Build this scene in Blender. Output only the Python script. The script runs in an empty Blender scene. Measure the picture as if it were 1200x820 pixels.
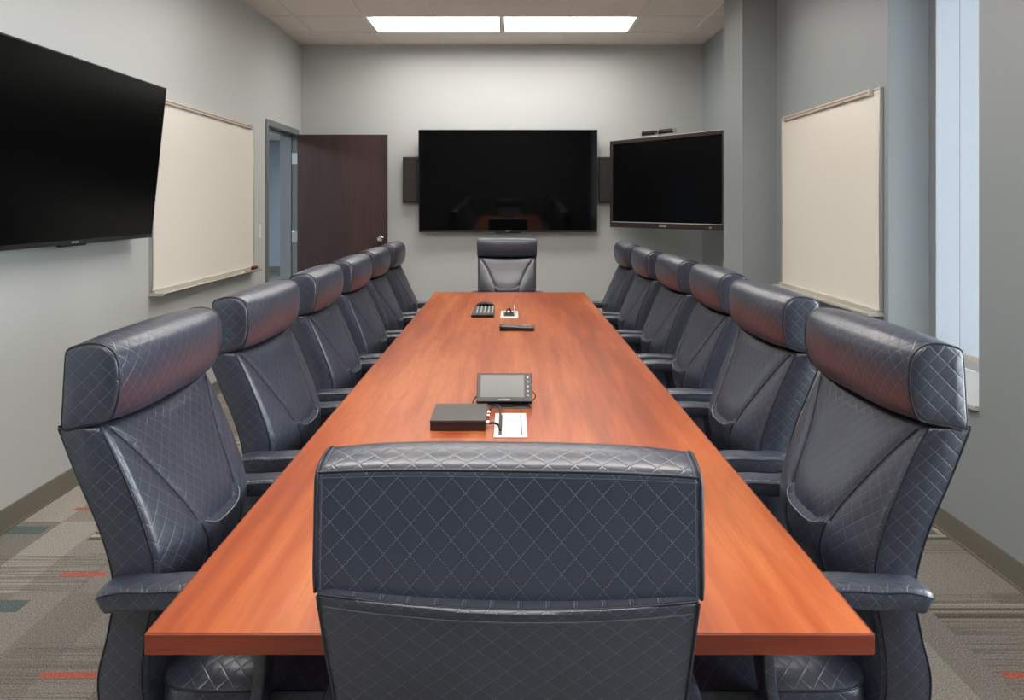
import bpy, bmesh, math, random
from mathutils import Vector, Matrix
PI = math.pi
R = math.radians
random.seed(7)
scene = bpy.context.scene
COL = scene.collection

# ------------------------------------------------------------------ camera, world, exposure
CAM_Z = 1.392
cam_d = bpy.data.cameras.new('camera'); cam = bpy.data.objects.new('camera', cam_d); COL.objects.link(cam)
cam.location = (0, 0, CAM_Z); cam.rotation_euler = (R(90), 0, 0)
cam_d.sensor_width = 36; cam_d.lens = 870 / 1200 * 36
cam_d.shift_x = 3 / 1200; cam_d.shift_y = -170 / 1200
cam_d.clip_start = 0.02
scene.camera = cam
scene.view_settings.view_transform = 'Standard'
scene.view_settings.look = 'None'
scene.view_settings.gamma = 1
scene.view_settings.use_curve_mapping = False
scene.view_settings.exposure = 0.27
LAMP = 12.0          # strength of the ceiling light lenses
SKY = 7.5
w = bpy.data.worlds.new('sky'); scene.world = w; w.use_nodes = True
bg = w.node_tree.nodes['Background']; bg.inputs[0].default_value = (0.85, 0.93, 1.0, 1); bg.inputs[1].default_value = SKY

# ------------------------------------------------------------------ node helper
class N:
    """tiny expression builder over shader nodes"""
    def __init__(s, name):
        s.m = bpy.data.materials.new(name); s.m.use_nodes = True
        s.t = s.m.node_tree; s.b = s.t.nodes['Principled BSDF']; s.out = s.t.nodes['Material Output']
    def node(s, k, **kw):
        n = s.t.nodes.new(k)
        for a, b in kw.items(): setattr(n, a, b)
        return n
    def link(s, a, b): s.t.links.new(a, b)
    def put(s, sock, v):
        if hasattr(v, 'is_output') or isinstance(v, bpy.types.NodeSocket): s.link(v, sock)
        else: sock.default_value = v
    def math(s, op, a, b=0.0, c=None, clamp=False):
        n = s.node('ShaderNodeMath', operation=op, use_clamp=clamp)
        s.put(n.inputs[0], a); s.put(n.inputs[1], b)
        if c is not None: s.put(n.inputs[2], c)
        return n.outputs[0]
    def add(s, a, b): return s.math('ADD', a, b)
    def sub(s, a, b): return s.math('SUBTRACT', a, b)
    def mul(s, a, b): return s.math('MULTIPLY', a, b)
    def fract(s, a): return s.math('FRACT', a)
    def floor(s, a): return s.math('FLOOR', a)
    def step(s, a, lo, hi, o0=0.0, o1=1.0):
        n = s.node('ShaderNodeMapRange', interpolation_type='SMOOTHSTEP')
        s.put(n.inputs[0], a)
        for i, v in enumerate((lo, hi, o0, o1)): s.put(n.inputs[i + 1], v)
        return n.outputs[0]
    def band(s, a, lo, hi):      # 1 where lo<a<hi
        return s.mul(s.math('GREATER_THAN', a, lo), s.math('LESS_THAN', a, hi))
    def mix(s, f, a, b, mode='MIX'):
        n = s.node('ShaderNodeMix', data_type='RGBA', blend_type=mode)
        s.put(n.inputs[0], f)
        for i, v in ((6, a), (7, b)):
            if isinstance(v, tuple): v = (*v[:3], 1)
            s.put(n.inputs[i], v)
        return n.outputs[2]
    def coords(s, which='Object', scale=None):
        n = s.node('ShaderNodeTexCoord'); o = n.outputs[which]
        if scale:
            mp = s.node('ShaderNodeMapping'); s.link(o, mp.inputs[0]); mp.inputs['Scale'].default_value = scale; o = mp.outputs[0]
        return o
    def xyz(s, v):
        n = s.node('ShaderNodeSeparateXYZ'); s.link(v, n.inputs[0]); return n.outputs
    def vec(s, x, y, z=0.0):
        n = s.node('ShaderNodeCombineXYZ')
        for i, v in enumerate((x, y, z)): s.put(n.inputs[i], v)
        return n.outputs[0]
    def noise(s, v, scale=5, detail=3, rough=0.5, dist=0.0, out=0):
        n = s.node('ShaderNodeTexNoise'); s.link(v, n.inputs['Vector'])
        n.inputs['Scale'].default_value = scale; n.inputs['Detail'].default_value = detail
        n.inputs['Roughness'].default_value = rough; n.inputs['Distortion'].default_value = dist
        return n.outputs[out]
    def white(s, v):
        n = s.node('ShaderNodeTexWhiteNoise', noise_dimensions='3D'); s.link(v, n.inputs['Vector']); return n.outputs[0]
    def ramp(s, f, stops):
        n = s.node('ShaderNodeValToRGB'); s.link(f, n.inputs[0]); e = n.color_ramp.elements
        while len(e) < len(stops): e.new(0.5)
        for i, (p, c) in enumerate(stops): e[i].position = p; e[i].color = (*c, 1)
        return n.outputs[0]
    def bump(s, h, strength=0.3, dist=0.001):
        n = s.node('ShaderNodeBump'); n.inputs['Strength'].default_value = strength; n.inputs['Distance'].default_value = dist
        s.link(h, n.inputs['Height']); s.link(n.outputs[0], s.b.inputs['Normal'])
    def set(s, color=None, rough=None, metal=None, spec=None):
        if color is not None: s.put(s.b.inputs['Base Color'], (*color[:3], 1) if isinstance(color, tuple) else color)
        if rough is not None: s.put(s.b.inputs['Roughness'], rough)
        if metal is not None: s.put(s.b.inputs['Metallic'], metal)
        if spec is not None: s.put(s.b.inputs['Specular IOR Level'], spec)
        return s

def plain(name, color, rough=0.5, metal=0.0, spec=0.5, tex=0.06, tscale=60, bump=0.0):
    n = N(name); v = n.coords('Object')
    f = n.noise(v, tscale, 3)
    dk = tuple(c * (1 - tex) for c in color); lt = tuple(min(1, c * (1 + tex)) for c in color)
    n.set(n.mix(f, dk, lt), rough, metal, spec)
    if bump: n.bump(f, bump, 0.001)
    return n.m

# ---- leather with diamond stitching
def make_leather(name, quilted=True, base=(0.030, 0.036, 0.056)):
    n = N(name)
    uv = n.coords('UV'); X = n.xyz(uv)
    ob = n.coords('Object')
    grain = n.noise(ob, 420, 3, 0.6); soft = n.noise(ob, 11, 2)
    col = n.mix(soft, tuple(c * 0.86 for c in base), tuple(c * 1.14 for c in base))
    if quilted:
        u = n.mul(X[0], 1 / 0.0335); v = n.mul(X[1], 1 / 0.034)
        p = n.add(u, v); q = n.sub(u, v)
        dp = n.sub(0.5, n.math('ABSOLUTE', n.sub(n.fract(p), 0.5)))
        dq = n.sub(0.5, n.math('ABSOLUTE', n.sub(n.fract(q), 0.5)))
        mn = n.math('MINIMUM', dp, dq)
        lp = n.step(dp, 0.018, 0.034, 1, 0); lq = n.step(dq, 0.018, 0.034, 1, 0)
        sp = n.mul(lp, n.math('LESS_THAN', n.fract(n.mul(q, 6.0)), 0.66))
        sq = n.mul(lq, n.math('LESS_THAN', n.fract(n.mul(p, 6.0)), 0.66))
        st = n.math('MAXIMUM', sp, sq)
        gr = n.step(mn, 0.03, 0.12, 1, 0)
        col = n.mix(n.mul(gr, 0.72), col, tuple(c * 0.55 for c in base))
        col = n.mix(n.mul(st, 0.85), col, (0.12, 0.145, 0.20))
        h = n.add(n.add(n.mul(n.step(mn, 0.0, 0.07), 0.6), n.mul(n.step(mn, 0.0, 0.5), 0.5)), n.mul(grain, 0.12))
        h = n.add(h, n.mul(soft, 0.5))
        n.bump(h, 0.42, 0.0011)
    else:
        n.bump(n.add(grain, n.mul(soft, 3)), 0.25, 0.0006)
    n.set(col, n.step(soft, 0.3, 0.7, 0.29, 0.36), 0, 0.85)
    return n.m

def make_wood(name, axis, dark, mid, light, rough=0.3, scale=1.0, coat=0.0):
    n = N(name); o = n.coords('Object')
    sc = [14 * scale] * 3; sc[axis] = 0.9 * scale
    mp = n.node('ShaderNodeMapping'); n.link(o, mp.inputs[0]); mp.inputs['Scale'].default_value = sc
    v = mp.outputs[0]
    g = n.noise(v, 1.6, 4, 0.5, 0.08)
    sc2 = [2.2 * scale] * 3; sc2[axis] = 0.42 * scale
    mp2 = n.node('ShaderNodeMapping'); n.link(o, mp2.inputs[0]); mp2.inputs['Scale'].default_value = sc2
    big = n.noise(mp2.outputs[0], 1.9, 0, 0.5, 0.4)
    rings = n.math('ABSOLUTE', n.sub(n.fract(n.add(n.mul(big, 11.0), n.mul(g, 0.04))), 0.5))
    ringm = n.step(rings, 0.0, 0.16, 1, 0)
    sc3 = [90 * scale] * 3; sc3[axis] = 3 * scale
    mp3 = n.node('ShaderNodeMapping'); n.link(o, mp3.inputs[0]); mp3.inputs['Scale'].default_value = sc3
    fine = n.noise(mp3.outputs[0], 2.0, 3, 0.6)
    f = n.add(n.mul(g, 0.55), n.mul(big, 0.45))
    col = n.ramp(f, [(0.38, dark), (0.5, mid), (0.62, light)])
    col = n.mix(n.mul(ringm, 0.22), col, dark)
    col = n.mix(n.mul(n.step(fine, 0.35, 0.85), 0.35), col, dark)
    n.set(col, n.step(fine, 0.2, 0.8, rough - 0.015, rough + 0.05), 0, 0.5)
    if coat: n.b.inputs['Coat Weight'].default_value = coat; n.b.inputs['Coat Roughness'].default_value = 0.25
    n.bump(fine, 0.05, 0.0005)
    return n.m

def make_wall(name, color):
    n = N(name); o = n.coords('Object')
    a = n.noise(o, 240, 3, 0.6); b = n.noise(o, 1.3, 2)
    n.set(n.mix(b, tuple(c * 0.97 for c in color), tuple(c * 1.03 for c in color)), 0.42, 0, 0.4)
    n.bump(a, 0.10, 0.0008)
    return n.m

def make_carpet():
    n = N('carpet'); o = n.coords('Object'); X = n.xyz(o)
    T = 0.60
    x = n.mul(n.add(X[0], 2.157), 1 / T); y = n.mul(n.add(X[1], 0.56 * T), 1 / T)
    tx = n.floor(x); ty = n.floor(y); fy = n.fract(y)
    # columns of three widths inside a tile
    cx = n.floor(n.mul(x, 3.1)); fx = n.fract(n.mul(x, 3.1))
    r1 = n.white(n.vec(cx, ty, 3.0)); r2 = n.white(n.vec(tx, ty, 9.0)); r3 = n.white(n.vec(cx, ty, 17.0))
    r4 = n.white(n.vec(tx, n.floor(n.mul(y, 2.0)), 5.0))
    base = n.ramp(r1, [(0.0, (0.17, 0.155, 0.137)), (0.45, (0.29, 0.265, 0.235)), (1.0, (0.47, 0.435, 0.385))])
    # fine cross lines in about half of the blocks
    ln = n.noise(n.vec(n.mul(X[0], 1.2), n.mul(X[1], 75), 0.0), 1.0, 2, 0.7)
    lines = n.mul(n.step(ln, 0.47, 0.55), n.math('GREATER_THAN', r4, 0.5))
    base = n.mix(n.mul(lines, 0.65), base, (0.11, 0.10, 0.09))
    # barcode band
    bw = n.white(n.vec(n.floor(n.mul(X[1], 62)), n.floor(n.mul(x, 0.9)), 2.0))
    bcol = n.ramp(bw, [(0.0, (0.035, 0.03, 0.028)), (0.45, (0.10, 0.085, 0.07)), (0.55, (0.24, 0.22, 0.17)), (1.0, (0.60, 0.56, 0.42))])
    bmask = n.mul(n.band(fy, 0.70, 0.88), n.math('GREATER_THAN', n.white(n.vec(n.floor(n.mul(x, 1.5)), ty, 8.0)), 0.35))
    base = n.mix(bmask, base, bcol)
    # teal blocks, orange bars
    diag = n.add(X[0], n.mul(ty, 0.3))
    tm = n.mul(n.band(fy, 0.79, 0.92), n.math('LESS_THAN', n.fract(n.mul(n.add(diag, 0.78), 1 / 1.9)), 0.155))
    base = n.mix(tm, base, (0.045, 0.115, 0.125))
    om = n.mul(n.band(fy, 0.20, 0.25), n.math('LESS_THAN', n.fract(n.mul(n.add(diag, 0.19), 1 / 0.95)), 0.18))
    base = n.mix(om, base, (0.62, 0.085, 0.035))
    pile = n.noise(o, 210, 3, 0.8); pile2 = n.noise(o, 120, 2, 0.6)
    base = n.mix(n.step(pile, 0.36, 0.62), n.mix(0.62, base, (0.03, 0.028, 0.025)), n.mix(0.22, base, (0.6, 0.56, 0.5)))
    n.set(base, 0.95, 0, 0.1)
    n.bump(n.add(pile, n.mul(pile2, 0.5)), 0.9, 0.003)
    return n.m

def emit(name, color, strength):
    m = bpy.data.materials.new(name); m.use_nodes = True; t = m.node_tree
    t.nodes.remove(t.nodes['Principled BSDF'])
    e = t.nodes.new('ShaderNodeEmission'); e.inputs[0].default_value = (*color, 1); e.inputs[1].default_value = strength
    t.links.new(e.outputs[0], t.nodes['Material Output'].inputs[0]); return m

def make_glass():
    m = bpy.data.materials.new('window_glass'); m.use_nodes = True; t = m.node_tree
    t.nodes.remove(t.nodes['Principled BSDF'])
    f = t.nodes.new('ShaderNodeFresnel'); f.inputs[0].default_value = 1.45
    a = t.nodes.new('ShaderNodeBsdfTransparent'); g = t.nodes.new('ShaderNodeBsdfGlossy'); g.inputs['Roughness'].default_value = 0.02
    x = t.nodes.new('ShaderNodeMixShader'); t.links.new(f.outputs[0], x.inputs[0]); t.links.new(a.outputs[0], x.inputs[1]); t.links.new(g.outputs[0], x.inputs[2])
    t.links.new(x.outputs[0], t.nodes['Material Output'].inputs[0]); return m

def make_shade():
    n = N('shade_fabric'); o = n.coords('Object', (1, 1, 8))
    f = n.noise(o, 60, 3, 0.6)
    n.t.nodes.remove(n.b)
    c = n.mix(f, (0.46, 0.50, 0.54), (0.68, 0.71, 0.74))
    d = n.node('ShaderNodeBsdfDiffuse'); tr = n.node('ShaderNodeBsdfTranslucent'); mx = n.node('ShaderNodeMixShader')
    n.link(c, d.inputs[0]); n.link(c, tr.inputs[0]); mx.inputs[0].default_value = 0.5
    n.link(d.outputs[0], mx.inputs[1]); n.link(tr.outputs[0], mx.inputs[2]); n.link(mx.outputs[0], n.out.inputs[0])
    return n.m

M = {}
M['quilt'] = make_leather('navy_quilted_leather')
M['leather'] = make_leather('navy_smooth_leather', False)
M['piping'] = plain('leather_piping', (0.012, 0.014, 0.022), 0.4)
M['highlight_piping'] = plain('piping_highlight', (0.14, 0.15, 0.17), 0.35)  # bright highlight along the leather fold, put into the piping colour
M['thread'] = plain('stitch_thread', (0.07, 0.082, 0.115), 0.6)
M['wood'] = make_wood('cherry_laminate', 1, (0.28, 0.052, 0.013), (0.40, 0.086, 0.021), (0.51, 0.145, 0.043), 0.31)
M['wood_edge'] = make_wood('cherry_edge', 0, (0.13, 0.020, 0.008), (0.19, 0.032, 0.013), (0.25, 0.047, 0.02), 0.38, 1.5)
M['door_wood'] = make_wood('espresso_veneer', 2, (0.030, 0.013, 0.012), (0.042, 0.019, 0.017), (0.055, 0.026, 0.023), 0.45, 1.2)
M['wall'] = make_wall('grey_wall_paint', (0.52, 0.54, 0.53))
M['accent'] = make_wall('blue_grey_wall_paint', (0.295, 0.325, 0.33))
M['charcoal'] = make_wall('charcoal_wall_paint', (0.07, 0.075, 0.08))
M['wall_cool'] = make_wall('corridor_paint', (0.33, 0.38, 0.43))
M['ceiling'] = plain('ceiling_tile', (0.90, 0.825, 0.775), 0.95, 0, 0.1, 0.05, 220, 0.25)
M['grid'] = plain('ceiling_grid_white', (0.85, 0.82, 0.78), 0.5)
M['carpet'] = make_carpet()
M['base'] = plain('taupe_rubber', (0.17, 0.155, 0.125), 0.55)
M['frame_paint'] = plain('door_frame_paint', (0.16, 0.18, 0.19), 0.4)
M['alu'] = plain('brushed_aluminium', (0.62, 0.62, 0.60), 0.32, 0.85, 0.5, 0.05, 90)
M['warm_alu'] = plain('anodised_trim', (0.66, 0.64, 0.58), 0.4, 0.5)
M['cork'] = plain('cork_strip', (0.42, 0.28, 0.17), 0.8, 0, 0.3, 0.3, 300)
M['board'] = plain('whiteboard_enamel', (0.80, 0.755, 0.675), 0.22, 0, 0.45, 0.01, 3)
M['white'] = plain('white_plastic', (0.75, 0.74, 0.71), 0.4)
M['black'] = plain('black_plastic', (0.012, 0.012, 0.013), 0.38)
M['black_metal'] = plain('black_metal', (0.02, 0.02, 0.021), 0.3, 0.3)
M['dark_metal'] = plain('dark_brown_metal', (0.035, 0.024, 0.021), 0.32, 0.2)
M['screen'] = plain('tv_screen_glass', (0.0015, 0.0015, 0.0018), 0.05, 0, 0.5, 0, 5)
M['matte_screen'] = plain('matte_screen', (0.0015, 0.0015, 0.0016), 0.22, 0, 0.12, 0, 5)
M['grille'] = plain('speaker_cloth', (0.030, 0.026, 0.026), 0.8, 0, 0.3, 0.4, 500, 0.4)
M['panel_screen'] = plain('panel_screen_grey', (0.085, 0.085, 0.08), 0.25, 0, 0.5)
M['box_top'] = plain('taupe_black_box', (0.055, 0.048, 0.042), 0.35, 0.3)
M['cable'] = plain('black_cable', (0.01, 0.01, 0.011), 0.4)
M['chrome'] = plain('chrome', (0.75, 0.74, 0.72), 0.15, 1.0)
M['logo'] = plain('silver_lettering', (0.6, 0.6, 0.6), 0.4)
M['grey_key'] = plain('grey_key', (0.30, 0.30, 0.30), 0.4)
M['red'] = plain('red_plastic', (0.35, 0.06, 0.04), 0.4)
M['glass'] = make_glass()
M['shade'] = make_shade()
M['lamp'] = emit('light_lens', (1.0, 0.955, 0.895), LAMP)
M['hall_fill'] = emit('corridor_fill_lens', (0.80, 0.90, 1.0), 70.0)
M['lamp_shaded'] = plain('lamp_enamel_darkened', (0.36, 0.355, 0.35), 0.5)  # white enamel darkened: shade of the far inner side put into the colour

# ------------------------------------------------------------------ object helpers
def tag(o, label=None, cat=None, group=None, kind=None):
    if label: o['label'] = label
    if cat: o['category'] = cat
    if group: o['group'] = group
    if kind: o['kind'] = kind
    return o
def empty(name, loc=(0, 0, 0), rz=0.0, label=None, cat=None, group=None):
    o = bpy.data.objects.new(name, None); COL.objects.link(o); o.empty_display_size = 0.05
    o.location = loc; o.rotation_euler = (0, 0, rz); return tag(o, label, cat, group)
def finish(name, bm, mats, parent=None, smooth=True, angle=21):
    if name in ('piping', 'seam', 'stitching', 'handle', 'cable_end'): angle = 75
    if name == 'leg': angle = 40
    me = bpy.data.meshes.new(name)
    bmesh.ops.recalc_face_normals(bm, faces=bm.faces)
    if smooth:
        for f in bm.faces: f.smooth = True
        for e in bm.edges:
            if len(e.link_faces) == 2 and e.calc_face_angle(0) > R(angle): e.smooth = False
    bm.to_mesh(me); bm.free()
    for m in (mats if isinstance(mats, (list, tuple)) else [mats]): me.materials.append(m)
    o = bpy.data.objects.new(name, me); COL.objects.link(o)
    if parent: o.parent = parent
    return o
def box(bm, x0, x1, y0, y1, z0, z1, bev=0.0, mi=0, mat=None):
    c = Matrix.Translation(((x0 + x1) / 2, (y0 + y1) / 2, (z0 + z1) / 2)) @ Matrix.Diagonal((abs(x1 - x0), abs(y1 - y0), abs(z1 - z0), 1))
    r = bmesh.ops.create_cube(bm, size=1, matrix=c)
    vs = r['verts']; fs = set(f for v in vs for f in v.link_faces)
    for f in fs: f.material_index = mi
    if bev:
        es = list(set(e for v in vs for e in v.link_edges))
        rr = bmesh.ops.bevel(bm, geom=es, offset=bev, segments=2, affect='EDGES', profile=0.5)
        for f in rr['faces']: f.material_index = mi
        vs = list(set(v for f in rr['faces'] for v in f.verts) | set(v for v in vs if v.is_valid))
    if mat is not None: bmesh.ops.transform(bm, matrix=mat, verts=[v for v in vs if v.is_valid])
    return vs
def cyl(bm, p0, p1, r0, r1=None, n=20, mi=0, cap=True):
    p0 = Vector(p0); p1 = Vector(p1); r1 = r0 if r1 is None else r1
    d = p1 - p0; q = d.to_track_quat('Z', 'Y').to_matrix().to_4x4()
    m = Matrix.Translation((p0 + p1) / 2) @ q
    r = bmesh.ops.create_cone(bm, cap_ends=cap, segments=n, radius1=r0, radius2=r1, depth=d.length, matrix=m)
    for v in r['verts']:
        for f in v.link_faces: f.material_index = mi
    return r['verts']
def tube(bm, pts, r, n=6, closed=False, mi=0):
    pts = [Vector(p) for p in pts]; k = len(pts); rings = []
    prev = None
    for i, p in enumerate(pts):
        a = pts[(i - 1) % k] if (closed or i > 0) else p
        b = pts[(i + 1) % k] if (closed or i < k - 1) else p
        t = (b - a).normalized()
        if prev is None: u = t.orthogonal().normalized()
        else:
            u = prev - t * prev.dot(t)
            u = u.normalized() if u.length > 1e-6 else t.orthogonal().normalized()
        prev = u; v = t.cross(u)
        rings.append([bm.verts.new(p + (u * math.cos(2 * PI * j / n) + v * math.sin(2 * PI * j / n)) * r) for j in range(n)])
    m = k if closed else k - 1
    for i in range(m):
        A = rings[i]; B = rings[(i + 1) % k]
        for j in range(n):
            f = bm.faces.new((A[j], A[(j + 1) % n], B[(j + 1) % n], B[j])); f.material_index = mi
    if not closed:
        bm.faces.new(rings[0][::-1]).material_index = mi; bm.faces.new(rings[-1]).material_index = mi
def obox(name, dims, m, parent=None, bev=0.0, kind=None, smooth=True):
    bm = bmesh.new(); box(bm, *dims, bev=bev); o = finish(name, bm, m, parent, smooth)
    if kind: o['kind'] = kind
    return o
def struct(name, boxes, m):
    bm = bmesh.new()
    for b in boxes: box(bm, *b)
    return tag(finish(name, bm, m, smooth=False), kind='structure')
def text(name, body, size, m, parent, loc, rot, depth=0.0004):
    c = bpy.data.curves.new(name, 'FONT'); c.body = body; c.size = size; c.align_x = 'CENTER'; c.extrude = depth
    t = bpy.data.objects.new(name + '_tmp', c); COL.objects.link(t)
    bpy.context.view_layer.update()
    me = bpy.data.meshes.new_from_object(t.evaluated_get(bpy.context.evaluated_depsgraph_get()))
    bpy.data.objects.remove(t)
    me.materials.clear(); me.materials.append(m)
    o = bpy.data.objects.new(name, me); COL.objects.link(o); o.parent = parent; o.location = loc; o.rotation_euler = rot
    return o
def interp(x, tab):
    if x <= tab[0][0]: return tab[0][1]
    for (a, b), (c, d) in zip(tab, tab[1:]):
        if x <= c:
            t = (x - a) / (c - a); return b + (d - b) * t
    return tab[-1][1]
def smooth_tab(x, tab):
    """Catmull-Rom through the table"""
    n = len(tab)
    if x <= tab[0][0]: return tab[0][1]
    if x >= tab[-1][0]: return tab[-1][1]
    for i in range(n - 1):
        if x <= tab[i + 1][0]:
            x0, y0 = tab[i]; x1, y1 = tab[i + 1]
            m0 = (y1 - y0) / (x1 - x0) if i == 0 else (y1 - tab[i - 1][1]) / (x1 - tab[i - 1][0])
            m1 = (y1 - y0) / (x1 - x0) if i == n - 2 else (tab[i + 2][1] - y0) / (tab[i + 2][0] - x0)
            h = x1 - x0; t = (x - x0) / h
            return (2*t**3-3*t**2+1)*y0 + (t**3-2*t**2+t)*h*m0 + (-2*t**3+3*t**2)*y1 + (t**3-t**2)*h*m1
def copy_tree(o, parent=None):
    c = o.copy(); COL.objects.link(c); c.parent = parent
    for ch in list(o.children): copy_tree(ch, c)
    return c

# ------------------------------------------------------------------ room shell
XL, XR, XN = -2.157, 2.0, 1.853      # left wall, right wall, thicker right wall by the camera
YB, YF = 7.69, -1.7                  # far wall, wall behind the camera
ZC = 3.053
struct('floor', [(-6.2, 2.9, YF - .2, 15.8, -0.1, 0)], M['carpet'])
struct('wall_back', [(XL, 2.5, YB, YB + .15, 0, ZC + .2)], M['wall'])
DY0, DY1, DZ = 6.61, 7.52, 2.105     # door opening in the left wall
struct('wall_left', [(XL - .15, XL, YF, DY0, 0, ZC + .2), (XL - .15, XL, DY1, YB + .15, 0, ZC + .2), (XL - .15, XL, DY0, DY1, DZ, ZC + .2)], M['wall'])
struct('wall_behind', [(XL - .15, 2.6, YF - .15, YF, 0, ZC + .2)], M['charcoal'])
SILL = 0.598
W0, W1, WT = 2.93, 3.92, 2.62        # far window
V0, V1 = -1.45, 2.45                  # window added beside the camera for daylight fill, outside the view
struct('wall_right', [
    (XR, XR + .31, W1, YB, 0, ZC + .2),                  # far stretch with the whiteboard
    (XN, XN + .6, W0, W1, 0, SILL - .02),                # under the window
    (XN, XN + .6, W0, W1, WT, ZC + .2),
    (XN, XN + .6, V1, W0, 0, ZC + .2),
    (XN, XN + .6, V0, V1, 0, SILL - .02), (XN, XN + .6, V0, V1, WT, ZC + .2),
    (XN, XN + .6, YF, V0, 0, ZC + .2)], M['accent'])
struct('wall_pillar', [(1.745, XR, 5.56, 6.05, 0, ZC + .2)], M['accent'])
# baseboards with a small toe
def baseboard(name, x0, x1, y0, y1, side):
    bm = bmesh.new(); t = .008; k = .016
    if side == 'x+':   box(bm, x0, x0 + t, y0, y1, 0, .098); box(bm, x0 + t, x0 + k, y0, y1, 0, .008)
    elif side == 'x-': box(bm, x0 - t, x0, y0, y1, 0, .098); box(bm, x0 - k, x0 - t, y0, y1, 0, .008)
    else:              box(bm, x0, x1, y0 - t, y0, 0, .098); box(bm, x0, x1, y0 - k, y0 - t, 0, .008)
    return tag(finish(name, bm, M['base'], smooth=False), kind='structure')
baseboard('baseboard_left', XL, 0, YF, 6.56, 'x+')
baseboard('baseboard_right', XN, 0, YF, W1, 'x-')
baseboard('baseboard_right_far', XR, 0, W1, 5.56, 'x-')
baseboard('baseboard_back', XL, 2.0, YB, YB, 'y')
# ceiling: tiles with openings for the lights, grid of bars
TS = 0.61
GX0 = -0.068; GY0 = 7.16
LIGHT_ROWS = [0, 4, 8, 12]            # rows of the grid that hold the lights
def cell_is_light(i, j):              # i: column index (cell from GX0+i*TS), j: row index from the far wall
    return j in LIGHT_ROWS and i in (-2, -1, 0, 1)
bm = bmesh.new()
for j in range(-1, 15):
    y1 = min(GY0 - j * TS, YB); y0 = max(GY0 - (j + 1) * TS, YF)
    if y1 <= y0: continue
    for i in range(-4, 4):
        x0 = max(GX0 + i * TS, XL); x1 = min(GX0 + (i + 1) * TS, 2.3)
        if x1 <= x0 or cell_is_light(i, j): continue
        box(bm, x0, x1, y0, y1, ZC + .004, ZC + .02)
tag(finish('ceiling', bm, M['ceiling'], smooth=False), kind='structure')
struct('ceiling_slab', [(-6.2, 2.6, YF - .15, YB + .15, ZC + .2, ZC + .3)], M['ceiling'])
bm = bmesh.new()
for i in range(-4, 4):
    x = GX0 + i * TS
    if XL < x < 2.0:
        ys = YF
        # break the centre-line bar of each light pair's own span (the light is 4 ft wide)
        if i in (-1, 1):
            segs = []; top = YB
            for j in LIGHT_ROWS:
                segs.append((GY0 - j * TS, top)); top = GY0 - (j + 1) * TS
            segs.append((YF, top))
            for a, b in segs:
                if b > a: box(bm, x - .011, x + .011, a, b, ZC - .004, ZC + .004)
        else: box(bm, x - .011, x + .011, YF, YB, ZC - .004, ZC + .004)
for j in range(0, 15):
    y = GY0 - j * TS
    if y > YF: box(bm, XL, 2.0, y - .011, y + .011, ZC - .0035, ZC + .004)
box(bm, XL, XL + .02, YF, YB, ZC - .003, ZC + .004); box(bm, XL, 2.0, YB - .02, YB, ZC - .003, ZC + .004); box(bm, XR - .02, XR, W1, YB, ZC - .003, ZC + .004)
tag(finish('trim_1', bm, M['grid'], smooth=False), kind='structure')

# corridor beyond the door
struct('wall_corridor_end', [(-6.2, XL, 15.5, 15.65, 0, 2.9)], M['wall_cool'])
struct('wall_corridor_left', [(-6.2, -6.05, YF, 15.5, 0, 2.9)], M['wall_cool'])
struct('wall_corridor_right', [(XL - .15, XL, YB + .15, 15.5, 0, 2.9)], M['wall_cool'])
struct('ceiling_corridor', [(-6.2, XL - .15, 1.0, 15.5, 2.74, 2.84)], M['ceiling'])
struct('wall_corridor_near', [(-6.2, XL - .15, 1.0, 1.15, 0, 2.9)], M['wall_cool'])
struct('baseboard_corridor', [(-6.05, XL - .15, 15.48, 15.5, 0, .11)], M['base'])

# door frame (structure) and leaf
bm = bmesh.new()
J = .05
for (a, b) in ((DY0 - J, DY0 + .006), (DY1 - .006, DY1 + J)):
    box(bm, XL - .165, XL + .015, a, b, 0, DZ, bev=.003)
box(bm, XL - .165, XL + .015, DY0 - J, DY1 + J, DZ - .006, DZ + J, bev=.003)
# door stops
box(bm, XL - .11, XL - .05, DY0, DY0 + .022, 0, DZ); box(bm, XL - .11, XL - .05, DY1 - .022, DY1, 0, DZ); box(bm, XL - .11, XL - .05, DY0, DY1, DZ - .022, DZ)
tag(finish('trim_2', bm, M['frame_paint']), kind='structure')
obox('strike_plate', (XL - .05, XL + .0, DY0 + .005, DY0 + .0075, .98, 1.10), M['alu'], bpy.data.objects['trim_2'])
leaf = obox('door_1', (XL + .02, XL + .02 + .905, 7.475, 7.52, .012, 2.10), M['door_wood'], bev=.002, kind='structure')
for z in (.28, 1.07, 1.86):
    bm = bmesh.new(); box(bm, XL - .045, XL + .02, 7.506, 7.5155, z - .055, z + .055, bev=.001); cyl(bm, (XL + .018, 7.508, z - .055), (XL + .018, 7.508, z + .055), .008)
    finish('hinge', bm, M['alu'], leaf)
bm = bmesh.new()
xk = XL + .02 + .905 - .065; zk = 1.052
cyl(bm, (xk, 7.475, zk), (xk, 7.465, zk), .032, .030, 24); cyl(bm, (xk, 7.465, zk), (xk, 7.43, zk), .012, .012, 16)
cyl(bm, (xk, 7.43, zk), (xk, 7.405, zk), .020, .027, 24); cyl(bm, (xk, 7.405, zk), (xk, 7.395, zk), .027, .020, 24)
finish('door_knob', bm, M['chrome'], leaf)

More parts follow.
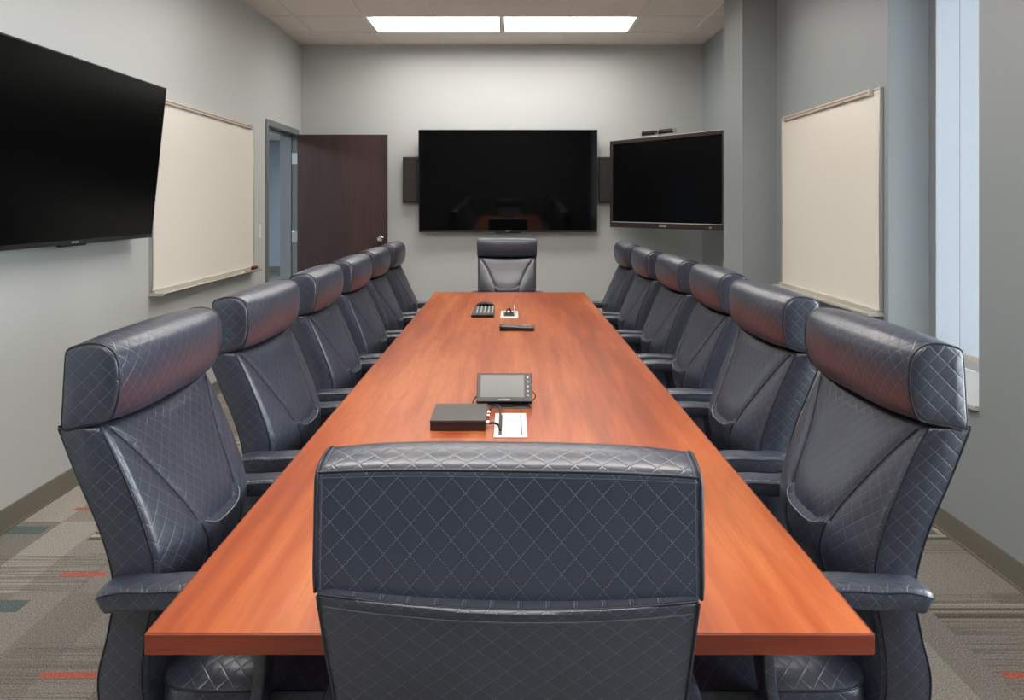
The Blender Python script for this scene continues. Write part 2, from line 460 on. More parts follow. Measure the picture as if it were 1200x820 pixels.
# ------------------------------------------------------------------ windows
def window(name, y0, y1, label):
    bm = bmesh.new(); x0, x1 = 2.215, 2.30
    box(bm, x0, x1, y1 - .075, y1, SILL, WT, bev=.004); box(bm, x0, x1, y0, y0 + .05, SILL, WT, bev=.004)
    box(bm, x0, x1, y0, y1, SILL, SILL + .05, bev=.004); box(bm, x0, x1, y0, y1, WT - .05, WT, bev=.004)
    fr = finish(name, bm, M['alu']); fr['kind'] = 'structure'
    obox('pane', (2.255, 2.261, y0 + .04, y1 - .06, SILL + .04, WT - .04), M['glass'], fr)
    obox('window_sill', (XN - .02, 2.215, y0 + .001, y1 - .001, SILL - .02, SILL), M['wall'], fr, bev=.003)
    s = empty('roller_shade', (2.175, (y0 + y1) / 2, SILL), 0, label, 'window shade')
    zb = SILL + .085 - SILL; L = (y1 - y0) / 2
    if name == 'window_fill': zb = 1.75
    for a, b in ((-L + .02, .157), (.163, L - .135)) if name == 'window_1' else ((-L + .02, L - .02),):
        obox('fabric', (-.001, .001, a, b, zb, WT - SILL - .04), M['shade'], s)
    obox('hem_bar', (-.006, .006, -L + .02, L - .135, zb - .028, zb), M['warm_alu'], s, bev=.003)
    bm = bmesh.new(); cyl(bm, (0, -L + .01, WT - SILL - .03), (0, L - .01, WT - SILL - .03), .025); finish('roller_tube', bm, M['alu'], s)
window('window_1', W0, W1, 'pale blue-white roller shade pulled down in the right wall window')
window('window_fill', V0, V1, 'roller shade in the added fill-light window outside the picture beside the near end of the table')

# ------------------------------------------------------------------ ceiling lights
lights = []
for row in LIGHT_ROWS:
    y1 = GY0 - row * TS; y0 = y1 - TS
    for k, i in enumerate((-2, 0)):
        x0 = GX0 + i * TS; x1 = x0 + 2 * TS
        side = 'left' if k == 0 else 'right'
        lab = {0: 'recessed fluorescent ceiling light nearest the far wall, %s one of the pair' % side,
               4: 'recessed ceiling light over the far half of the table, %s one, above the picture' % side,
               8: 'recessed ceiling light over the near half of the table, %s one, above the picture' % side,
               12: 'recessed ceiling light over the camera, %s one, above the picture' % side}[row]
        e = empty('ceiling_light', ((x0 + x1) / 2, (y0 + y1) / 2, ZC), 0, lab, 'ceiling light', 'ceiling lights above the table')
        hx = TS - .011; hy = TS / 2 - .011; H = .085
        bm = bmesh.new()
        box(bm, -hx, hx, -hy, -hy + .012, 0, H); box(bm, -hx, hx, hy - .012, hy, 0, H)
        box(bm, -hx, -hx + .012, -hy, hy, 0, H); box(bm, hx - .012, hx, -hy, hy, 0, H); box(bm, -hx, hx, -hy, hy, H, H + .01)
        finish('housing', bm, M['lamp_shaded'], e, False)
        obox('lens', (-hx + .012, hx - .012, -hy + .012, hy - .012, H - .012, H - .004), M['lamp'], e, smooth=False)
for ly, lab in ((5.0, 'added corridor fill light near the doorway, out of sight'), (11.3, 'added corridor fill light far beyond the doorway, out of sight')):  # unseen lamps added to brighten the corridor
  e = empty('ceiling_light', (-4.2, ly, 2.74), 0, lab, 'ceiling light')
  obox('housing', (-.62, .62, -.31, .31, -.03, 0), M['lamp_shaded'], e); obox('lens', (-.58, .58, -.27, .27, -.036, -.03), M['hall_fill'], e)

# ------------------------------------------------------------------ conference table
TX = .535; TY0, TY1, TM = 1.092, 5.36, 3.205; TZ = .762; TT = .030
tb = empty('conference_table', (0, TM, 0), 0, 'long cherry-red laminate conference table down the middle of the room', 'table')
def top_part(y0, y1):
    bm = bmesh.new(); box(bm, -TX + .0015, TX - .0015, y0 - TM, y1 - TM, TZ - TT, TZ, bev=.0008)
    return finish('tabletop', bm, M['wood'], tb)
ta = top_part(TY0 + .0015, TM - .0008); tf = top_part(TM + .0008, TY1 - .0015)
for par, y0, y1, yo in ((ta, TY0 - TM, -.0008, TY0 - TM), (tf, .0008, TY1 - TM, TY1 - TM)):
    bm = bmesh.new()
    for s in (-1, 1): box(bm, s * TX - .0025, s * TX + .0025 , y0, y1, TZ - TT - .0005, TZ - .0012, bev=.0008)
    box(bm, -TX, TX, yo - .0025, yo + .0025, TZ - TT - .0005, TZ - .0012, bev=.0008)
    finish('edge_band', bm, M['wood_edge'], par)
for y in (-1.35, 0.0, 1.35):
    bm = bmesh.new()
    box(bm, -.13, .13, y - .03, y + .03, .03, TZ - TT - .03, bev=.004); box(bm, -.17, .17, y - .14, y + .14, 0, .03, bev=.006)
    box(bm, -.30, .30, y - .05, y + .05, TZ - TT - .03, TZ - TT, bev=.004)
    finish('pedestal', bm, M['black'], tb)
obox('beam', (-.02, .02, -1.32, 1.32, .60, .68), M['black'], tb)

# ------------------------------------------------------------------ chair
# local frame: +y forward, origin on the floor under the gas column
REAR = [(.40, -.262), (.46, -.296), (.53, -.300), (.60, -.284), (.67, -.272), (.72, -.274), (.80, -.296), (.90, -.337), (.985, -.369)]
FRNT = [(.40, -.175), (.46, -.205), (.53, -.212), (.60, -.205), (.67, -.192), (.72, -.190), (.80, -.208), (.90, -.246), (.985, -.283)]
HALF = [(.40, .205), (.50, .222), (.60, .225), (.72, .226), (.85, .228), (.985, .230)]
XC = [(.40, .078), (.60, .084), (.70, .088), (.75, .096), (.79, .108), (.83, .124), (.88, .148), (.93, .178), (.985, .216)]
ZB, ZT = .40, .985
def front_y(x, z):
    w = smooth_tab(z, HALF); yf = smooth_tab(z, FRNT)
    u = min(1, abs(x) / w)
    # lumbar swell in the middle; wings stand a little proud outside the seams
    c = .036 * math.exp(-((z - .72) / .11) ** 2) * (1 - u ** 2)
    c += .012 * (1 - u ** 4)
    xc = smooth_tab(z, XC)
    d = abs(x) - xc
    c -= .004 * math.exp(-(d / .011) ** 2)                  # crease at the seam
    if z > .70 and d > 0: c += .003 * (1 - math.exp(-(d / .04) ** 2)) * min(1, (.985 - z) / .05 + .2) * min(1, (z - .70) / .05)
    zf = .742 + .018 * min(1, abs(x) / .09) ** 4             # pocket fold closing the middle panel
    inn = 1 / (1 + math.exp(d / .006))
    if z > zf: c -= .007 * inn * math.exp(-((z - zf) / .035) ** 2)
    else: c += .004 * inn * math.exp(-((z - zf) / .02) ** 2)
    return yf + c
def build_backrest(parent):
    bm = bmesh.new(); uvl = bm.loops.layers.uv.new('UVMap')
    NF, NS, NR = 80, 5, 16
    lv = []; nz = 96
    for k in range(nz + 1): lv.append((ZB + (ZT - ZB) * k / nz, 0.0))
    lv = [(ZB - .010, .5), (ZB - .009, .12), (ZB - .004, .03)] + lv + [(ZT + .003, .02), (ZT + .0055, .07), (ZT + .006, .5)]
    rings = []; v_arc = 0; prev = None
    for z, ins in lv:
        zc = min(max(z, ZB), ZT); w = smooth_tab(zc, HALF); yr = smooth_tab(zc, REAR); yf = smooth_tab(zc, FRNT)
        cy = (yr + yf) / 2; pts = []
        for i in range(NF + 1):
            x = -w + 2 * w * i / NF
            x_ = math.copysign(min(abs(x), w), x)
            y = front_y(x_, zc)
            e = max(0, abs(x) - (w - .012)) / .012
            y -= .008 * e ** 2
            pts.append((x, y, 'f', x))
        for i in range(1, NS + 1):
            t = i / (NS + 1); pts.append((w + .007 * math.sin(PI * t), (yf - .008) + (yr + .004 - yf + .008) * t, 's', 0))
        for i in range(NR + 1):
            x = w - 2 * w * i / NR; u = x / w
            pts.append((x, yr - .010 * (1 - u ** 2) + .004 * (abs(u) ** 8), 'r', x))
        for i in range(1, NS + 1):
            t = i / (NS + 1); pts.append((-w - .007 * math.sin(PI * t), (yr + .004) + (yf - .008 - yr - .004) * t, 's', 0))
        if prev is not None: v_arc += math.hypot(yf - prev[0], z - prev[1])
        prev = (yf, z)
        ring = []
        for x, y, rg, u in pts:
            if ins: x *= (1 - ins); y = cy + (y - cy) * (1 - ins * (1 if ins > .2 else 1.8))
            # top edge dips towards the middle at the rear
            zz = z
            if z > ZT - .03 : zz = z - .010 * (1 - (x / w) ** 2) * min(1, (z - ZT + .03) / .03)
            vv = bm.verts.new((x, y, zz)); ring.append((vv, rg, v_arc))
        rings.append(ring)
    n = len(rings[0])
    for A, B in zip(rings, rings[1:]):
        for j in range(n):
            k = (j + 1) % n
            f = bm.faces.new((A[j][0], A[k][0], B[k][0], B[j][0]))
            side = 's' in (A[j][1], A[k][1]) or (A[j][1] != A[k][1])
            va, vb = A[j][2], B[j][2]
            for lp, vv in zip(f.loops, (va, va, vb, vb)):
                co = lp.vert.co
                lp[uvl].uv = ((co.y * 1.0 + .3) if side else co.x, vv)
    bm.faces.new([q[0] for q in rings[0]][::-1]); bm.faces.new([q[0] for q in rings[-1]])
    o = finish('backrest', bm, M['quilt'], parent, angle=60)
    # seams and piping
    bm = bmesh.new()
    zs = [ZB + (ZT - ZB) * k / 60 for k in range(61)]
    for s in (-1, 1):
        tube(bm, [(s * (smooth_tab(z, HALF) - .001), front_y(smooth_tab(z, HALF), z) - .0065, z) for z in zs], .0022, 6)
        tube(bm, [(s * (smooth_tab(z, HALF) - .0005), smooth_tab(z, REAR) + .003, z) for z in zs], .0022, 6)
    top = [( -.229 + .458 * k / 24, smooth_tab(ZT, REAR) - .008 * (1 - ((k - 12) / 12) ** 2) + .003, ZT + .003 - .010 * (1 - ((k - 12) / 12) ** 2)) for k in range(25)]
    tube(bm, top, .0022, 6)
    finish('piping', bm, M['piping'], o)
    bm = bmesh.new()
    zz = [z / 1000 for z in range(440, 986, 7)]
    for s in (-1, 1):
        tube(bm, [(s * smooth_tab(z, XC), front_y(smooth_tab(z, XC), z) + .0012, z) for z in zz], .0017, 6)
    finish('seam', bm, M['piping'], o)
    bm = bmesh.new(); fold = []
    for k in range(37):
        x = -.092 + .184 * k / 36; z = .742 + .018 * min(1, abs(x) / .09) ** 4
        fold.append((x, front_y(x, z - .002) + .0015, z - .001))
    tube(bm, fold, .0014, 6); finish('fold_highlight', bm, M['highlight_piping'], o, angle=75)
    # stitch lines beside the piping
    bm = bmesh.new()
    for s in (-1, 1):
        tube(bm, [(s * (smooth_tab(z, HALF) - .007), front_y(smooth_tab(z, HALF) - .007, z) - .0020, z) for z in zs], .0007, 4)
        tube(bm, [(s * (smooth_tab(z, XC) + .005), front_y(smooth_tab(z, XC) + .005, z) + .0008, z) for z in zz], .0006, 4)
    for yo in (.006,):
        tube(bm, [(x, smooth_tab(.978, REAR) - .0105 * (1 - (x / .23) ** 2) + .000 , .974 - .010 * (1 - (x / .23) ** 2)) for x in [-.222 + .444 * k / 30 for k in range(31)]], .0007, 4)
    finish('stitching', bm, M['thread'], o)
    return o

# headrest cross-section (y, z), rear-bottom first, going up the rear, over the top and down the front
HP = [(-.355, .985), (-.354, 1.03), (-.352, 1.07), (-.350, 1.105), (-.348, 1.124), (-.343, 1.131),
      (-.330, 1.136), (-.310, 1.140), (-.290, 1.140), (-.272, 1.134), (-.260, 1.122), (-.254, 1.105), (-.252, 1.085),
      (-.252, 1.060), (-.256, 1.035), (-.262, 1.016), (-.268, 1.005), (-.280, .999), (-.300, .995), (-.332, .989)]
HW = .235
def head_pt(y, z, x):
    u = abs(x) / HW; b = max(0.0, 1 - u ** 3.2)
    cy, cz = -.306, 1.063
    dy, dz = y - cy, z - cz
    fy = .020 * b if dy > 0 else .004 * b
    fz = .008 * b if dz > 0 else .010 * b
    return (cy + dy + fy * dy / .052, cz + dz + fz * dz / .08)
def build_headrest(parent):
    bm = bmesh.new(); uvl = bm.loops.layers.uv.new('UVMap')
    # refine the outline
    P = []
    m = len(HP)
    for i in range(m):
        p0, p1, p2, p3 = HP[i - 1], HP[i], HP[(i + 1) % m], HP[(i + 2) % m]
        for t in (0, .5):
            P.append(tuple(.5 * ((2 * p1[a]) + (-p0[a] + p2[a]) * t + (2 * p0[a] - 5 * p1[a] + 4 * p2[a] - p3[a]) * t * t + (-p0[a] + 3 * p1[a] - 3 * p2[a] + p3[a]) * t ** 3) for a in (0, 1)))
    m = len(P)
    arc = [0]
    for i in range(m): a, b = P[i], P[(i + 1) % m]; arc.append(arc[-1] + math.hypot(a[0] - b[0], a[1] - b[1]))
    xs = [-HW - .006, -HW - .0055, -HW - .003, -HW] + [-HW + 2 * HW * k / 40 for k in range(1, 40)] + [HW, HW + .003, HW + .0055, HW + .006]
    ins = [.5, .12, .03, 0] + [0] * 39 + [0, .03, .12, .5]
    cy, cz = -.306, 1.063; rings = []
    for x, q in zip(xs, ins):
        ring = []
        for y, z in P:
            y2, z2 = head_pt(y, z, min(abs(x), HW))
            if q: y2 = cy + (y2 - cy) * (1 - q); z2 = cz + (z2 - cz) * (1 - q)
            ring.append(bm.verts.new((x, y2, z2)))
        rings.append(ring)
    for a in range(len(rings) - 1):
        A, B = rings[a], rings[a + 1]; side = a < 3 or a >= len(rings) - 4
        for j in range(m):
            k = (j + 1) % m
            f = bm.faces.new((A[j], A[k], B[k], B[j]))
            for lp, ar in zip(f.loops, (arc[j], arc[j + 1], arc[j + 1], arc[j])):
                co = lp.vert.co
                lp[uvl].uv = (co.y, co.z) if side else (co.x, ar)
    for ring in (rings[0], rings[-1]):
        f = bm.faces.new(ring)
        for lp in f.loops: lp[uvl].uv = (lp.vert.co.y, lp.vert.co.z)
    o = finish('headrest', bm, M['quilt'], parent, angle=60)
    bm = bmesh.new()
    for s in (-1, 1):
        tube(bm, [(s * (HW + .0005), *P[i]) for i in range(m)], .0024, 6, closed=True)
    tube(bm, [(x, *head_pt(-.3465, 1.1280, x)) for x in [-HW + 2 * HW * k / 40 for k in range(41)]], .0018, 6)
    finish('piping', bm, M['piping'], o)
    bm = bmesh.new()
    for dz in (-.0065,):
        tube(bm, [(x, head_pt(-.3490, 1.1215, x)[0] - .0003, head_pt(-.3490, 1.1215, x)[1]) for x in [-HW + .004 + 2 * (HW - .004) * k / 40 for k in range(41)]], .0007, 4)
    for s in (-1, 1):
        tube(bm, [(s * (HW - .006), *head_pt(P[i][0], P[i][1], HW - .006)) for i in range(m)], .0010, 4, closed=True)
    finish('stitching', bm, M['thread'], o)
    return o

def superloop(hw, hd, n, N_=64):
    pts = []
    for i in range(N_):
        a = 2 * PI * i / N_; c, s = math.cos(a), math.sin(a)
        pts.append((math.copysign(abs(c) ** (2 / n), c) * hw, math.copysign(abs(s) ** (2 / n), s) * hd))
    return pts
def build_seat(parent):
    bm = bmesh.new(); uvl = bm.loops.layers.uv.new('UVMap')
    L = superloop(.218, .205, 7); n = len(L); rings = []
    CY = .002
    lev = [(.82, .405, 's'), (.97, .410, 's'), (1.0, .425, 's'), (1.008, .45, 's'), (1.008, .475, 's'), (1.0, .500, 's')]
    for sc in [.995, .975, .94, .88, .8, .7, .58, .45, .3, .15]:
        lev.append((sc, .500 + .040 * (1 - sc ** 5.0), 't'))
    for sc, z, rg in lev:
        ring = []
        for x, y in L:
            zz = z
            if y * sc > .12: zz -= .55 * (y * sc - .12) ** 1.5 * 1.6 if rg == 't' or z > .46 else 0   # waterfall front
            ring.append(bm.verts.new((x * sc, y * sc + CY, zz)))
        rings.append((ring, rg, z))
    arc = [0]
    for i in range(n): a, b = L[i], L[(i + 1) % n]; arc.append(arc[-1] + math.dist(a, b))
    for (A, ra, za), (B, rb, zb) in zip(rings, rings[1:]):
        for j in range(n):
            k = (j + 1) % n; f = bm.faces.new((A[j], A[k], B[k], B[j]))
            for lp, ar, z in zip(f.loops, (arc[j], arc[j + 1], arc[j + 1], arc[j]), (za, za, zb, zb)):
                lp[uvl].uv = (ar, z) if rb == 's' else (lp.vert.co.x, lp.vert.co.y)
    f = bm.faces.new(rings[0][0][::-1]); f = bm.faces.new(rings[-1][0])
    for lp in f.loops: lp[uvl].uv = (lp.vert.co.x, lp.vert.co.y)
    ring5 = [v.co.copy() for v in rings[5][0]]
    o = finish('seat', bm, M['quilt'], parent, angle=60)
    bm = bmesh.new(); tube(bm, ring5, .0024, 6, closed=True); finish('piping', bm, M['piping'], o)
    return o
ARM = [(-.268, .688, .62), (-.266, .689, .80), (-.258, .692, .95), (-.240, .696, 1), (-.215, .699, 1), (-.18, .698, 1), (-.13, .701, 1), (-.08, .700, 1), (-.035, .693, 1), (-.005, .675, .95), (.012, .645, .85), (.016, .60, .75), (.012, .55, .7), (.004, .50, .7), (-.004, .45, .7), (-.006, .42, .7)]
def build_arm(parent, s):
    bm = bmesh.new(); uvl = bm.loops.layers.uv.new('UVMap')
    XA = .252; hw, ht = .034, .021; rings = []; v = 0; prev = None
    # resample
    P = []
    for i in range(len(ARM) - 1):
        p0 = ARM[max(0, i - 1)]; p1 = ARM[i]; p2 = ARM[i + 1]; p3 = ARM[min(len(ARM) - 1, i + 2)]
        for t in (0, .33, .67):
            P.append(tuple(.5 * ((2 * p1[a]) + (-p0[a] + p2[a]) * t + (2 * p0[a] - 5 * p1[a] + 4 * p2[a] - p3[a]) * t * t + (-p0[a] + 3 * p1[a] - 3 * p2[a] + p3[a]) * t ** 3) for a in (0, 1, 2)))
    P.append(ARM[-1]); top = []; 
    for i, (y, z, k) in enumerate(P):
        a = P[max(0, i - 1)]; b = P[min(len(P) - 1, i + 1)]
        t = Vector((0, b[0] - a[0], b[1] - a[1])).normalized(); nrm = Vector((0, -t.z, t.y))  # 'up' of the pad
        if prev: v += math.hypot(y - prev[0], z - prev[1])
        prev = (y, z)
        loop = superloop(hw * (k if i < 6 else 1) * (1 if z > .66 else .9), ht * k * (1 if z > .64 else .75), 3.6, 28)
        ring = [bm.verts.new(Vector((s * XA + lx, y, z)) + nrm * (lz + (.004 if lz > 0 else 0))) for lx, lz in loop]
        rings.append((ring, v, loop))
        if z > .60: top.append((Vector((s * XA, y, z)), nrm, hw * (k if i < 6 else 1), ht * k))
    n = 28
    for (A, va, L), (B, vb, _) in zip(rings, rings[1:]):
        for j in range(n):
            k = (j + 1) % n; f = bm.faces.new((A[j], A[k], B[k], B[j]))
            aj = L[j][0] + (L[j][1] if L[j][0] >= 0 else -L[j][1]); ak = L[k][0] + (L[k][1] if L[k][0] >= 0 else -L[k][1])
            for lp, uu, vv in zip(f.loops, (aj, ak, ak, aj), (va, va, vb, vb)): lp[uvl].uv = (uu, vv)
    bm.faces.new(rings[0][0][::-1]); bm.faces.new(rings[-1][0])
    o = finish('armrest', bm, M['quilt'], parent, angle=60)
    bm = bmesh.new()
    for e in (-1, 1):
        tube(bm, [c + Vector((e * (w_ * .965), 0, 0)) + nn * (h * .62 + .003) for c, nn, w_, h in top], .0018, 6)
    finish('piping', bm, M['piping'], o)
    return o
def build_base(parent):
    bm = bmesh.new()
    box(bm, -.09, .09, -.15, .12, .375, .408, bev=.006); box(bm, -.045, .045, -.28, -.10, .385, .405, bev=.004)
    finish('tilt_mechanism', bm, M['black_metal'], parent)
    bm = bmesh.new(); cyl(bm, (.09, .02, .39), (.24, .02, .385), .005); box(bm, .22, .27, .008, .032, .380, .390, bev=.003); finish('lever', bm, M['black'], parent)
    bm = bmesh.new(); cyl(bm, (0, 0, .10), (0, 0, .28), .026); cyl(bm, (0, 0, .28), (0, 0, .38), .014); finish('gas_column', bm, M['black_metal'], parent)
    bm = bmesh.new(); cyl(bm, (0, 0, .075), (0, 0, .125), .045, .035, 24); hub = finish('hub', bm, M['black'], parent)
    for k in range(5):
        a = 2 * PI * k / 5 + PI / 2
        bm = bmesh.new(); d = Vector((math.cos(a), math.sin(a), 0)); sd = Vector((-d.y, d.x, 0)); prev = None
        for i in range(9):
            t = i / 8; c = d * (.03 + .255 * t) + Vector((0, 0, .108 - .035 * t ** 1.4)); hw = .024 - .008 * t; hh = .018 - .008 * t
            r = [bm.verts.new(c + sd * (hw * q) + Vector((0, 0, hh * p))) for q, p in ((-1, -1), (1, -1), (1, .6), (.5, 1), (-.5, 1), (-1, .6))]
            if prev:
                for j in range(6): bm.faces.new((prev[j], prev[(j + 1) % 6], r[(j + 1) % 6], r[j]))
            else: bm.faces.new(r[::-1])
            prev = r
        bm.faces.new(prev)
        leg = finish('leg', bm, M['black'], parent)
        bm = bmesh.new(); c = d * .278
        cyl(bm, c + Vector((0, 0, .035)), c + Vector((0, 0, .07)), .006)
        for q in (-1, 1): cyl(bm, c + sd * (q * .007) + Vector((0, 0, .0275)), c + sd * (q * .027) + Vector((0, 0, .0275)), .0275, .0265, 20)
        box(bm, -.012, .012, -.006, .006, -.008, .012, bev=.002, mat=Matrix.Translation(c + Vector((0, 0, .045))))
        finish('caster', bm, M['black'], leg)
chair0 = empty('office_chair')
build_backrest(chair0); build_headrest(chair0); build_seat(chair0); build_arm(chair0, -1); build_arm(chair0, 1); build_base(chair0)
G = 'navy quilted leather chairs around the conference table'
ORD = ['nearest the camera', 'second from the camera', 'third from the camera', 'fourth from the camera', 'fifth from the camera', 'farthest from the camera']
CY = [1.58, 2.25, 2.94, 3.57, 4.21, 4.88]
DL = [(0, 0), (0, -1), (0, 1), (0, 0), (-.01, 0), (-.01, 1)]   # (dx, yaw in degrees) for the left row
DR = [(0, 0), (.016, 1), (.042, -1), (.030, 1), (.008, 0), (.0, 0)]
XCH_L, XCH_R = -.454, .472
first = [True]
def place_chair(x, y, rz, label, drop=0.0):
    c = chair0 if first[0] else copy_tree(chair0)
    first[0] = False
    c.location = (x, y, 0); c.rotation_euler = (0, 0, rz); tag(c, label, 'chair', G)
    if drop:
        for ch in c.children:
            if ch.name.split('.')[0] in ('backrest', 'headrest', 'seat', 'armrest', 'tilt_mechanism', 'lever'): ch.location.z = -drop
    return c
for i in range(6):
    place_chair(XCH_L + DL[i][0], CY[i], -PI / 2 + R(DL[i][1]), 'navy quilted leather chair on the left side of the table, ' + ORD[i])
    place_chair(XCH_R + DR[i][0], CY[i], PI / 2 + R(DR[i][1]), 'navy quilted leather chair on the right side of the table, ' + ORD[i])
place_chair(-.02, 5.71, PI, 'navy quilted leather chair at the far head of the table, facing the camera', .02)
place_chair(0.010, 1.258, R(-2.2), 'navy quilted leather chair at the near end of the table, seen from behind', .068)

# ------------------------------------------------------------------ screens
def tv(name, w, h, loc, rz, label, brand, screen, bez=.008, chin=.016, tilt=0.0, depth=.045):
    e = empty(name, loc, rz, label, 'television')
    if tilt: e.rotation_euler = (tilt, 0, rz)
    bm = bmesh.new(); box(bm, -w/2, w/2, 0, depth * .45, 0, h, bev=.003); box(bm, -w*.36, w*.36, depth * .4, depth, h*.10, h*.72, bev=.01)
    finish('housing', bm, M['black'], e)
    bm = bmesh.new()
    box(bm, -w/2, w/2, -.004, .002, 0, chin, bev=.001); box(bm, -w/2, w/2, -.004, .002, h - bez, h, bev=.001)
    box(bm, -w/2, -w/2 + bez, -.004, .002, chin, h - bez, bev=.001); box(bm, w/2 - bez, w/2, -.004, .002, chin, h - bez, bev=.001)
    b = finish('bezel', bm, M['black'], e)
    if brand: text('brand_lettering', brand, chin * .62, M['logo'], b, (0, -.0045, chin * .3), (PI / 2, 0, 0))
    obox('screen', (-w/2 + bez * .9, w/2 - bez * .9, -.002, .001, chin * .95, h - bez * .9), screen, e)
    bm = bmesh.new(); box(bm, -w*.07, w*.07, .0, .02, -.010, .002, bev=.003); finish('sensor_bar', bm, M['black'], e)
    return e
t1 = tv('television', 1.826, 1.045, (-.015 - .0, 7.60, 1.113), 0, 'very large black television on the far wall, reflecting the table', 'SAMSUNG', M['screen'])
t1.rotation_euler = (R(1.9), 0, 0)
obox('wall_mount', (-.35, .35, .040, .082, .25, .75), M['black_metal'], t1)
t2 = tv('television', 1.50, .855, (-2.052, 3.50, 1.207), PI / 2, 'black television tilted down on the left wall, cut off by the picture edge', 'SAMSUNG', M['matte_screen'], chin=.020)
t2.rotation_euler = Matrix.Rotation(PI / 2, 4, 'Z').to_euler()
t2.matrix_world = Matrix.Translation((-2.048, 3.492, 1.207)) @ Matrix.Rotation(PI / 2, 4, 'Z') @ Matrix.Rotation(R(5.8), 4, 'X')
bm = bmesh.new(); box(bm, -.3, .3, .085, .109, .2, .6, bev=.003); box(bm, -.2, -.16, .04, .10, .18, .66); box(bm, .16, .2, .04, .10, .18, .66)
finish('wall_mount', bm, M['black_metal'], t2)

# interactive display on a swing arm in the far right corner
A_ = Vector((1.03, 7.60 - .06)); B_ = Vector((1.86, 6.37))
dv = (B_ - A_); wd = dv.length; ang = math.atan2(dv.y, dv.x)
dsp = empty('interactive_display', ((A_.x + B_.x) / 2, (A_.y + B_.y) / 2, 1.168), ang, 'thick-framed black touch display angled across the far right corner', 'television')
Hh = .87
bm = bmesh.new()
fr_ = .038; ch_ = .055
box(bm, -wd/2, wd/2, 0, .05, 0, Hh, bev=.006); box(bm, -wd*.3, wd*.3, .05, .085, .15, Hh - .2, bev=.01)
finish('housing', bm, M['black'], dsp)
bm = bmesh.new()
box(bm, -wd/2, wd/2, -.014, .0, 0, ch_, bev=.004); box(bm, -wd/2, wd/2, -.014, .0, Hh - fr_, Hh, bev=.004)
box(bm, -wd/2, -wd/2 + fr_, -.014, .0, ch_, Hh - fr_, bev=.004); box(bm, wd/2 - fr_, wd/2, -.014, .0, ch_, Hh - fr_, bev=.004)
fb = finish('bezel', bm, M['dark_metal'], dsp)
bm = bmesh.new()
box(bm, -wd/2 + fr_ - .004, wd/2 - fr_ + .004, -.0155, -.010, ch_ - .004, ch_ + .002); box(bm, -wd/2, wd/2, -.010, .004, Hh - .002, Hh + .003)
finish('trim_line', bm, M['warm_alu'], fb)
obox('screen', (-wd/2 + fr_ - .002, wd/2 - fr_ + .002, -.006, .002, ch_ - .002, Hh - fr_ + .002), M['matte_screen'], dsp)
text('brand_lettering', 'InFocus', .030, M['logo'], fb, (0, -.0145, .017), (PI / 2, 0, 0))
obox('power_button', (wd/2 - .17, wd/2 - .15, -.0155, -.013, .020, .028), M['logo'], fb)
bm = bmesh.new()
box(bm, -.22, .22, .085, .11, .2, .6, bev=.003)
finish('mount_plate', bm, M['black_metal'], dsp)
bm = bmesh.new(); box(bm, -.04, .04, .11, .52, .36, .44, bev=.004); finish('mount_arm', bm, M['black_metal'], dsp)

cb = empty('camera_bar', (0, 0, 0), 0, 'small silver and black video camera bar on top of the angled display', 'webcam')
mm = Matrix.Translation(dsp.location) @ Matrix.Rotation(ang, 4, 'Z')
cb.matrix_world = mm @ Matrix.Translation((-.08, .015, Hh + .003))
bm = bmesh.new(); cyl(bm, (-.20, 0, .040), (-.018, 0, .040), .022, .022, 24); cyl(bm, (.018, 0, .040), (.20, 0, .040), .022, .022, 24); cyl(bm, (-.02, 0, .04), (.02, 0, .04), .017)
finish('body', bm, M['black_metal'], cb)
bm = bmesh.new(); cyl(bm, (-.018, 0, .040), (.018, 0, .040), .028, .028, 24); cyl(bm, (-.206, 0, .04), (-.20, 0, .04), .0235); cyl(bm, (.20, 0, .04), (.206, 0, .04), .0235)
finish('ring', bm, M['alu'], cb)
bm = bmesh.new(); cyl(bm, (0, -.024, .042), (0, -.034, .042), .014, .012); finish('camera_eye', bm, M['black'], cb)
bm = bmesh.new(); box(bm, -.06, .0, -.02, .02, 0, .006, bev=.002); box(bm, -.012, .012, -.006, .006, .004, .022); finish('foot', bm, M['alu'], cb)

# speakers
def speaker(x0, x1, lab):
    e = empty('wall_speaker', ((x0 + x1) / 2, YB, 1.415), 0, lab, 'speaker', 'slim speakers beside the far television')
    h = .47; hw = (x1 - x0) / 2
    obox('cabinet', (-hw, hw, -.075, -.004, 0, h), M['black'], e, bev=.004)
    obox('grille', (-hw + .006, hw - .006, -.084, -.072, .008, h - .008), M['grille'], e, bev=.004)
    obox('bracket', (-hw * .5, hw * .5, -.006, 0, .1, h - .1), M['black_metal'], e)
speaker(-1.095, -.935, 'slim black wall speaker left of the far television')
speaker(.915, 1.070, 'slim black wall speaker right of the far television, partly behind the angled display')

